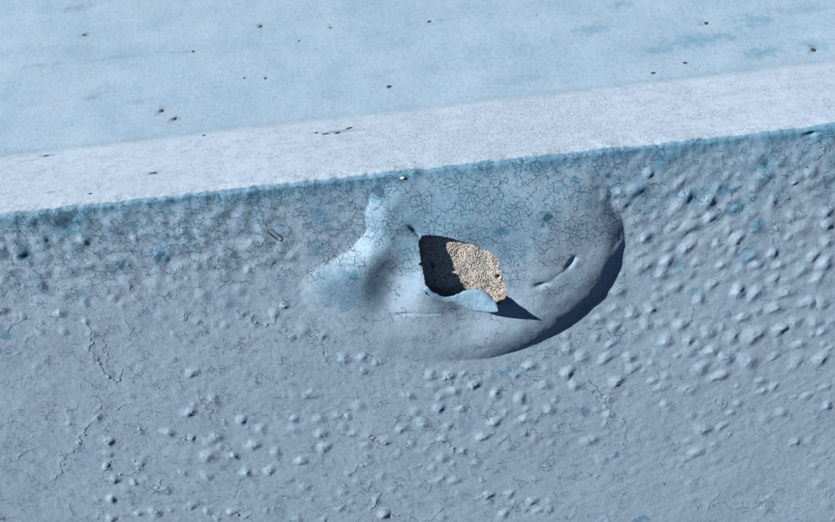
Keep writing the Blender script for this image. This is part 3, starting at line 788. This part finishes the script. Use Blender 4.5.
# ------------------------------------------------------------------ paint blisters (tile, x, y, radius px, strength[, elongation, angle])
BL = {
'A1': [(75,225,9,1.1),(190,180,7,.8),(345,165,7,.8),(490,262,9,.9,1.6,35),(412,320,8,.7),(168,358,8,.9),(352,430,7,.7),(250,475,7,1),(5,460,8,1),(10,335,7,.7),(290,240,7,.5),(640,355,8,.5),(490,390,7,.4),(125,100,9,.5),(480,110,9,.5),(600,95,9,.4)],
'A2': [(800,305,8,1),(795,468,8,1.1),(408,490,7,.9),(545,190,5,.3)],
'A3': [(455,187,8,1.1),(450,237,7,1),(447,293,7,1.1),(478,347,8,1.2),(560,357,7,1.1),(465,428,8,1.1),(465,508,8,1),(700,150,8,1.1),(798,175,7,1),(755,315,6,.7),(800,457,7,1),(650,482,9,1.2),(578,485,6,.8),(690,390,8,.7),(590,150,5,.7),(290,110,5,.6),(585,280,7,.7),(0,505,6,1)],
'A5': [(45,62,9,1.1),(255,100,8,1),(340,137,9,.6),(48,170,8,1.1),(150,170,10,.8),(308,202,9,1.1),(590,155,9,.9),(603,212,9,1),(112,248,10,1),(222,247,8,1.2),(400,235,9,.7),(507,268,8,1.1),(272,318,9,1),(372,308,8,.9),(112,330,9,.8),(522,375,8,.7),(45,457,8,1),(115,480,7,1),(215,482,8,1),(545,432,7,.5),(665,467,8,.6),(778,203,8,.8),(725,155,7,.6),(660,80,6,.8),(155,508,6,1),(15,320,6,.8),(490,512,7,.7),(408,82,6,.5),(580,95,8,.7),(115,440,6,.6),(600,515,6,.6),(700,85,6,.9)],
'A4': [(45,308,8,1.1),(140,420,9,.9),(685,245,8,.9),(758,242,7,.9,1.4,0),(765,297,6,.7),(545,398,8,1.0),(478,500,7,1.1),(592,152,6,.8),(435,22,6,1),(470,155,5,.7),(262,60,6,.7),(820,262,6,.9),(440,125,4,.6)],
'A6': [(295,148,8,.9),(375,148,7,1),(478,187,8,1.2),(393,215,8,1),(203,232,8,1),(330,288,8,1.1),(425,290,7,1,1.4,30),(265,347,9,1),(172,372,8,.9),(368,362,7,.8),(215,432,8,.7),(568,228,8,1),(668,247,9,1),(773,192,8,.9),(708,112,9,1,1.2,20),(793,292,8,1),(562,342,9,1,1.2,25),(690,330,8,1),(513,405,8,1.1),(345,412,8,.8,1.4,10),(430,468,7,.7),(22,440,9,.8),(105,420,8,.7,1.8,5),(345,490,8,.5),(612,300,7,.5),(645,150,5,.7),(12,78,6,.8),(85,92,6,.7),(15,125,6,.6),(700,290,6,.5),(260,475,7,.4)],
'A7': [(397,350,8,.8),(535,412,8,1),(623,411,8,1),(600,490,8,1),(717,437,8,.9),(490,275,7,.7),(303,300,7,.5),(735,345,7,.5),(175,413,7,.5),(100,490,9,.9),(70,435,7,.8),(745,475,6,.6),(415,405,7,.4),(790,470,6,.6),(90,330,7,.5),(205,455,6,.4),(690,475,6,.6),(780,300,7,.4)],
'R1': [(250,350,9,1,1.3,20),(125,370,8,.8),(600,395,9,1.1,1.2,50),(555,470,8,.8),(755,430,8,.8,1.8,35),(545,320,8,.6,2.2,45),(180,440,6,.5),(400,350,6,.4),(250,500,7,.5),(40,380,7,.5)],
'R2': [(550,300,3.2,1.4),(150,480,7,1),(145,330,6,.9),(10,345,7,1),(345,285,8,.5,2.4,55),(400,420,8,.6,2.4,65),(440,140,8,.4),(740,290,7,.5)],
'R3': [(312,207,8,1),(615,125,11,.9,1.6,35),(605,265,9,1,1.5,30),(300,393,11,1,1.6,25),(463,357,8,1,1.2,40),(430,453,8,1,1.2,20),(505,117,8,.7,1.5,30),(768,50,7,1),(290,55,8,.6,1.4,35),(480,262,7,.5,1.5,30),(730,237,7,.7,1.3,50),(675,370,7,.7),(575,425,8,.6,1.4,40),(815,235,6,.9),(660,40,7,.6)],
'R4': [(598,132,10,1,1.4,20),(783,225,8,.9,1.2,30),(685,323,8,.9,1.2,35),(760,375,9,1,1.4,40),(612,423,9,.7,1.2,20),(722,482,9,1,1.4,30),(405,305,7,1),(432,145,7,.8),(292,112,9,.7,1.6,50),(155,198,9,1,1.4,40),(30,235,7,.9),(108,140,8,.7,1.4,45),(55,385,8,1,1.3,30),(238,322,8,.8),(285,378,9,.6,1.6,45),(410,492,8,.8),(540,42,6,.8),(780,112,6,.8),(450,390,7,.9),(240,35,8,.7,1.5,35),(185,412,8,.5,1.6,35),(535,350,7,.5),(510,495,7,.5),(130,290,7,.6,1.5,60)],
'R5': [(435,68,10,.9,1.3,30),(752,45,9,1,1.4,35),(415,160,8,.7),(515,187,9,1,1.2,30),(618,163,9,.9),(325,220,8,.9),(415,262,8,.9),(595,250,8,.9),(678,247,8,.5),(745,187,6,.6),(530,312,8,.4),(310,322,7,.6),(395,352,8,.7,2.0,35),(700,340,10,1),(153,380,9,.8),(235,430,10,.9,1.3,20),(365,437,9,1.1,3.2,32),(497,430,8,1.1,1.2,30),(515,492,8,1,1.4,35),(620,460,6,.6),(150,310,7,.5),(760,422,5,.5),(790,242,8,.4,1.6,20),(640,50,7,.4),(585,400,6,.4),(45,490,7,.5)],
'R6': [(153,27,8,.8,1.4,30),(300,68,9,.9),(385,78,9,1.1,3.0,52),(565,75,10,.9,1.4,0),(80,110,9,.8,1.3,60),(498,17,8,.8,1.3,35),(683,130,10,1.1),(765,130,9,.9),(497,160,10,1,1.2,0),(400,177,7,.7,1.3,0),(320,212,9,1),(610,240,9,.9,1.2,50),(730,235,9,.9,1.2,10),(523,280,9,1.1),(383,308,13,1.15,1.2,25),(262,318,9,1),(130,292,9,1),(210,267,6,.7),(22,338,8,.9),(145,397,10,.9,1.2,45),(228,432,11,1.1,1.1,10),(352,450,12,1.2),(640,362,8,1),(755,440,10,1,1.3,30),(88,490,10,1,1.2,15),(620,460,9,.6,1.4,60),(230,190,6,.6),(765,290,8,.7,1.3,60),(815,235,6,.5),(515,350,6,.5),(110,200,6,.4),(70,370,7,.6),(710,300,6,.4)],
'R7': [(150,20,10,1.1),(425,65,9,1.1),(195,90,8,1),(25,95,10,1,1.2,10),(58,222,9,1),(510,5,8,.9),(675,97,8,.6),(805,108,9,.6),(385,165,7,.8),(385,250,7,.8),(285,395,9,.5),(490,130,7,.4),(415,475,6,.5),(150,215,8,.4),(800,500,7,.5)],
'R8': [(180,35,10,1,1.6,30),(100,332,10,1.1,1.2,20),(205,313,7,.9,1.4,35),(258,240,5,.8),(20,118,8,.6),(60,462,10,.8,1.4,35),(15,400,7,.5),(165,415,6,.6),(430,122,7,.7,1.6,30),(680,145,7,.8,1.8,30),(615,405,7,.9,1.4,20),(790,200,7,.8),(420,60,7,.7,1.6,20),(455,275,8,.5,1.8,45),(700,395,8,.4),(310,120,8,.3,1.6,35),(35,250,8,.4),(110,240,9,.3,1.6,30),(785,98,6,.7),(245,362,4,.8)]}
_r = random.Random(31)
_all = [tpx(t_, i_[0], i_[1]) for t_, l_ in BL.items() for i_ in l_]
BL['P'] = []
for x0_, y0_, x1_, y1_, n_ in ((610,165,830,400,16),(400,368,600,505,9),(90,415,400,520,8)):
    k_ = 0
    while k_ < n_:
        u_, v_ = _r.uniform(x0_, x1_), _r.uniform(y0_, y1_)
        if min((u_ - a_) ** 2 + (v_ - b_) ** 2 for a_, b_ in _all) < 110: continue
        _all.append((u_, v_)); k_ += 1
        BL['P'].append((u_, v_, _r.uniform(4.5, 8), _r.uniform(.35, .8), _r.uniform(1, 1.7), _r.uniform(10, 50)))
count = 0
taken = []
for tname, lst in BL.items():
    for it in lst:
        tx, ty, rp, st = it[:4]
        el, an = (it[4], it[5]) if len(it) > 4 else (random.uniform(1.0, 1.18), random.uniform(0, 50))
        el = 1 + (el - 1) * .65
        u, v = tpx(tname, tx, ty)
        if any((u - a) ** 2 + (v - b) ** 2 < 9 for a, b in taken): continue
        taken.append((u, v))
        px, pz = front(u, v, .5)
        r = rp * .5 * 1.45 * random.uniform(.96, 1.08)
        g = math.radians(an + 6)
        nr, na = 8, 20
        rho = np.repeat(np.concatenate([[0.0], np.linspace(0, 1, nr + 1)[1:]]), [1] + [na] * nr)
        th = np.concatenate([[0.0]] + [np.linspace(0, 2 * np.pi, na, endpoint=False)] * nr)
        ph = random.uniform(0, 6)
        wob = 1 + .14 * np.sin(2 * th + ph) + .10 * np.sin(3 * th + 2 * ph) + .05 * np.sin(5 * th + ph)
        a = rho * r * wob * math.sqrt(el) * np.cos(th); b = rho * r * wob / math.sqrt(el) * np.sin(th)
        x = px + a * math.cos(g) - b * math.sin(g); z = pz + a * math.sin(g) + b * math.cos(g)
        hgt = .168 * min(r, 7.2) * st * (1 - rho ** 2) ** 3.2 / max(1, el) ** .35
        hgt = hgt * (1 + .30 * gnoise(x / 2.4, z / 2.4, 61) + .12 * gnoise(x / 1.1, z / 1.1, 62))
        ex = hgt - .022 * rho ** 2
        P, AT = surface(x, z + RA, ex)
        AT['dark'] = AT['dark']
        k = 1 + np.arange(na)
        tri = np.stack([np.zeros(na, int), k, np.roll(k, -1)], -1)
        qd = []
        for q in range(nr - 1):
            k0 = 1 + q * na + np.arange(na); k1 = k0 + na
            qd.append(np.stack([k0, k1, np.roll(k1, -1), np.roll(k0, -1)], -1))
        # centre the mesh on its own origin
        c0 = P[0].copy()
        me = quads_mesh('paint_blister', P - c0, np.concatenate(qd), AT, PAINT, tri)
        o = link('paint_blister', me); o.parent = front_coat; o.location = c0
        count += 1
print('blisters', count)

# ------------------------------------------------------------------ lifted flakes of paint along the cracks
FL = [('A7',100,492,5,28),('A7',85,480,4,24),('A7',115,505,4,30),('A7',70,432,5,28),('A7',58,455,4,20),('A6',100,428,6,22),('A6',70,418,4,18),('A6',340,415,6,22),
 ('A6',385,450,4,24),('A6',420,455,4,18),('A6',370,152,5,24),('A6',352,158,4,20),('A6',465,195,5,24),('A3',440,180,5,24),('A3',435,236,5,26),('A3',435,298,5,28),
 ('A3',462,345,5,26),('A3',550,352,5,24),('A3',655,378,5,26),('A3',500,322,4,18),('A3',575,298,5,18),('A3',560,265,4,20),('A3',325,190,5,18),('A3',350,155,4,18),
 ('A3',262,280,4,16),('A3',455,430,4,22),('A3',485,425,4,20),('A3',580,135,5,20),('A3',575,480,4,24),('A5',200,245,4,26),('A5',690,75,5,26),('A4',315,92,4,16),
 ('A4',360,100,4,16),('A4',425,25,5,26),('A4',575,150,4,24),('A4',470,155,4,18),('A5',760,285,4,20),('A5',805,170,4,22),('A5',235,492,5,20),('A7',530,408,5,24),
 ('R7',360,150,5,24),('R7',385,245,5,22),('R7',465,285,4,22),('R8',675,145,5,20),('R8',615,405,5,26),('R8',795,205,5,22),('R8',425,122,4,18),('R8',785,100,4,18),
 ('R6',215,435,4,20),('R6',350,345,4,14),('A2',410,265,5,16),('A2',450,320,5,16),('A2',495,335,4,18),('A2',385,180,4,14),('A5',500,358,4,18)]
for tname, tx, ty, rp, tilt in FL:
    px, pz = tfront(tname, tx, ty)
    r = rp * .5 * random.uniform(.55, .85); tilt *= .45
    npt = random.randint(7, 9)
    ang = sorted(random.uniform(-.25, .25) + k * 2 * math.pi / npt for k in range(npt))
    rr = [r * random.uniform(.6, 1.15) for _ in ang]
    x = np.array([px] + [px + q * math.cos(a) for a, q in zip(ang, rr)] * 2)
    z = np.array([pz] + [pz + q * math.sin(a) * .8 for a, q in zip(ang, rr)] * 2)
    x[1:npt + 1] = px + (x[1:npt + 1] - px) * .55; z[1:npt + 1] = pz + (z[1:npt + 1] - pz) * .55
    dirx, dirz = .86, -.5                  # the lower right edge stands proud
    d = (x - px) * dirx + (z - pz) * dirz
    lift = np.tan(math.radians(tilt)) * (d + r * .95) * (.55 + .45 * (d + r) / (2 * r))
    lift = np.clip(lift, -.05, None) - .02
    Pt, At = surface(x, z + RA, lift)
    Pb = Pt.copy(); Pb[:, 1] += .00018
    At['dark'] *= 0; At['crk'] *= .3
    At = {k: np.concatenate([v_, v_]) for k, v_ in At.items()}
    nn = 2 * npt + 1
    i1 = 1 + np.arange(npt); i2 = i1 + npt
    tri = np.stack([np.zeros(npt, int), i1, np.roll(i1, -1)], -1)
    qd = np.stack([i1, i2, np.roll(i2, -1), np.roll(i1, -1)], -1)
    sd = np.stack([i2, i2 + nn, np.roll(i2, -1) + nn, np.roll(i2, -1)], -1)
    c0 = Pt[0].copy()
    me = quads_mesh('paint_flake', np.concatenate([Pt, Pb]) - c0, np.concatenate([qd, sd, qd[:, ::-1] + nn]), At, PAINT, np.concatenate([tri, tri[:, ::-1] + nn]))
    o = link('paint_flake', me, smooth=False); o.parent = front_coat; o.location = c0

# ------------------------------------------------------------------ small things stuck on or lying about
def crumb(name, u, v, ru, rv, hgt, mat, label, cat, group=None, ang=0.0):
    x0, s0 = on_wall(u, v)
    y, z, ny, nz = [float(q[0]) for q in section(np.array([s0]))]
    h = float(fields(np.array([x0]), np.array([s0]))[0][0])
    rs = random.Random(int(u * 7 + v * 13))
    n1, n2 = 6, 12
    vs, fs = [], []
    for i in range(n1 + 1):
        lat = math.pi / 2 - i / n1 * math.pi
        for j in range(n2):
            lon = j / n2 * 2 * math.pi
            k = 1 + rs.uniform(-.28, .28)
            a = ru * math.cos(lat) * math.cos(lon) * k; b = rv * math.cos(lat) * math.sin(lon) * k
            c = hgt * (math.sin(lat) * k + .45)
            a, b = a * math.cos(ang) - b * math.sin(ang), a * math.sin(ang) + b * math.cos(ang)
            # tangent = (0, nz, -ny)
            vs.append((a * MM, (b * nz + c * ny) * MM, (b * -ny + c * nz) * MM))
    for i in range(n1):
        for j in range(n2):
            fs.append((i * n2 + j, (i + 1) * n2 + j, (i + 1) * n2 + (j + 1) % n2, i * n2 + (j + 1) % n2))
    me = bpy.data.meshes.new(name); me.from_pydata(vs, [], fs); me.materials.append(mat)
    o = link(name, me)
    o.location = (x0 * MM, (y + ny * h) * MM, (z + nz * h) * MM)
    o['label'] = label; o['category'] = cat
    if group: o['group'] = group
    return o
G = 'dark dirt crumbs on the slope behind the ledge'
for u, v, r, lab in (
  (84,35,1.2,'dark dirt crumb in the upper left corner of the blue slope'),
  (193,52,1.1,'dark dirt crumb on the slope, right of the long pale smudge at upper left'),
  (161,111,1.5,'left one of the two close dark crumbs just behind the ledge'),
  (174,119,1.6,'right one of the two close dark crumbs just behind the ledge'),
  (260,27,1.2,'dark dirt crumb on the slope above a pair of crumbs, left of centre'),
  (265,78,1.1,'larger right crumb of the level pair on the slope, left of centre'),
  (244,78,.9,'smaller left crumb of the level pair on the slope, left of centre'),
  (389,87,1.4,'dark dirt crumb on the slope straight above the ledge middle'),
  (429,22,1.2,'dark dirt crumb near the top edge of the picture, at its middle'),
  (706,23,1.4,'dark dirt crumb near the top edge at the right'),
  (813,50,1.6,'dark dirt crumb nearest the right edge of the blue slope'),
  (685,63,1.3,'right upper one of two dark crumbs above the ledge at the right'),
  (653,73,1.2,'left lower one of two dark crumbs above the ledge at the right'),
  (299,41,.8,'tiny dark speck on the slope, left of the picture middle'),
  (330,28,.8,'tiny dark speck on the slope close to the top edge, left of the middle')):
    crumb('dirt_crumb', u, v, r * random.uniform(.9, 1.3), r * random.uniform(.8, 1.1), r * .22, DIRT, lab, 'dirt crumb', G, random.uniform(0, 3))
G = 'dark dirt flecks on the whitish ledge'
for u, v, ru, rv, lab in ((46,156,1.8,1.2,'dark dirt fleck near the left end of the whitish ledge'),
                          (153,173,2.0,1.1,'long dark dirt fleck in the middle of the ledge, at its left third'),
                          (204,136,1.2,.9,'small dark dirt fleck at the back of the ledge'),
                          (90,194,1.0,.7,'small dark dirt fleck close to the wall edge at the left')):
    crumb('dirt_fleck', u, v, ru, rv, .3, DIRT, lab, 'dirt fleck', G, random.uniform(-.3, .3))
G = 'cluster of dark scraps on the ledge'
for u, v, ru, rv, a, lab in ((325,134,2.2,.9,.1,'second scrap from the left in the dark cluster on the ledge'),
                             (337,133,1.7,1.3,.6,'roundish middle scrap of the dark cluster on the ledge'),
                             (349,128,2.2,1.0,.5,'rightmost slanting scrap of the dark cluster on the ledge'),
                             (316,133,1.2,.8,.2,'leftmost small scrap of the dark cluster on the ledge')):
    crumb('dark_scrap', u, v, ru, rv, .3, DIRT, lab, 'scrap', G, a)
# white chip on the arris above the bubble
x0, z0 = front(402, 177)
crv = [(-1.6, .1), (-.6, .7), (.9, .8), (1.9, .2), (1.2, -.5), (-.7, -.6)]
yy, zz, ny, nz = [float(q[0]) for q in section(np.array([z0 + RA]))]
crv = [(a * .7, b * .7) for a, b in crv]
vs = [((x0 + a) * MM, (yy - 1.3 + .35 * b) * MM, (z0 + b) * MM) for a, b in crv] + [((x0 + a * .9) * MM, (yy - .5) * MM, (z0 + b - .2) * MM) for a, b in crv]
me = bpy.data.meshes.new('white_chip')
me.from_pydata(vs, [], [list(range(6))[::-1], list(range(6, 12))] + [[i, (i + 1) % 6, 6 + (i + 1) % 6, 6 + i] for i in range(6)])
me.materials.append(CHIPW)
o = link('white_chip', me, smooth=False)
o['label'] = 'tiny white chip stuck on the wall edge above the torn bubble'; o['category'] = 'chip'
# oblong husk pressed into the paint
def ring(u, v, L, w, ang, rad, name, label, cat):
    px, pz = front(u, v)
    h = hskin(px, pz)
    K, J = 36, 8
    vs = []
    for k in range(K):
        a = 2 * math.pi * k / K
        ca, sa = math.cos(a), math.sin(a)
        ex = (L - w) * (1 if ca > 0 else -1) * min(1, abs(ca) * 3) + w * ca; ez = w * sa
        for j in range(J):
            q = 2 * math.pi * j / J
            s_ = 1 + rad * math.cos(q) / w
            e1, e2 = ex + rad * math.cos(q) * ca, ez + rad * math.cos(q) * sa
            vs.append(((e1 * math.cos(ang) - e2 * math.sin(ang)) * MM, -(rad * math.sin(q) + .30) * MM, (e1 * math.sin(ang) + e2 * math.cos(ang)) * MM))
    fs = [(k * J + j, ((k + 1) % K) * J + j, ((k + 1) % K) * J + (j + 1) % J, k * J + (j + 1) % J) for k in range(K) for j in range(J)]
    me = bpy.data.meshes.new(name); me.from_pydata(vs, [], fs); me.materials.append(HUSK)
    o = link(name, me); o.location = (px * MM, -h * MM, pz * MM)
    o['label'] = label; o['category'] = cat
ring(274, 234.5, 4.6, 1.5, math.radians(-52), .24, 'husk', 'thin oblong husk outline stuck to the upper left of the wall front', 'husk')

scn.render.engine = 'CYCLES'
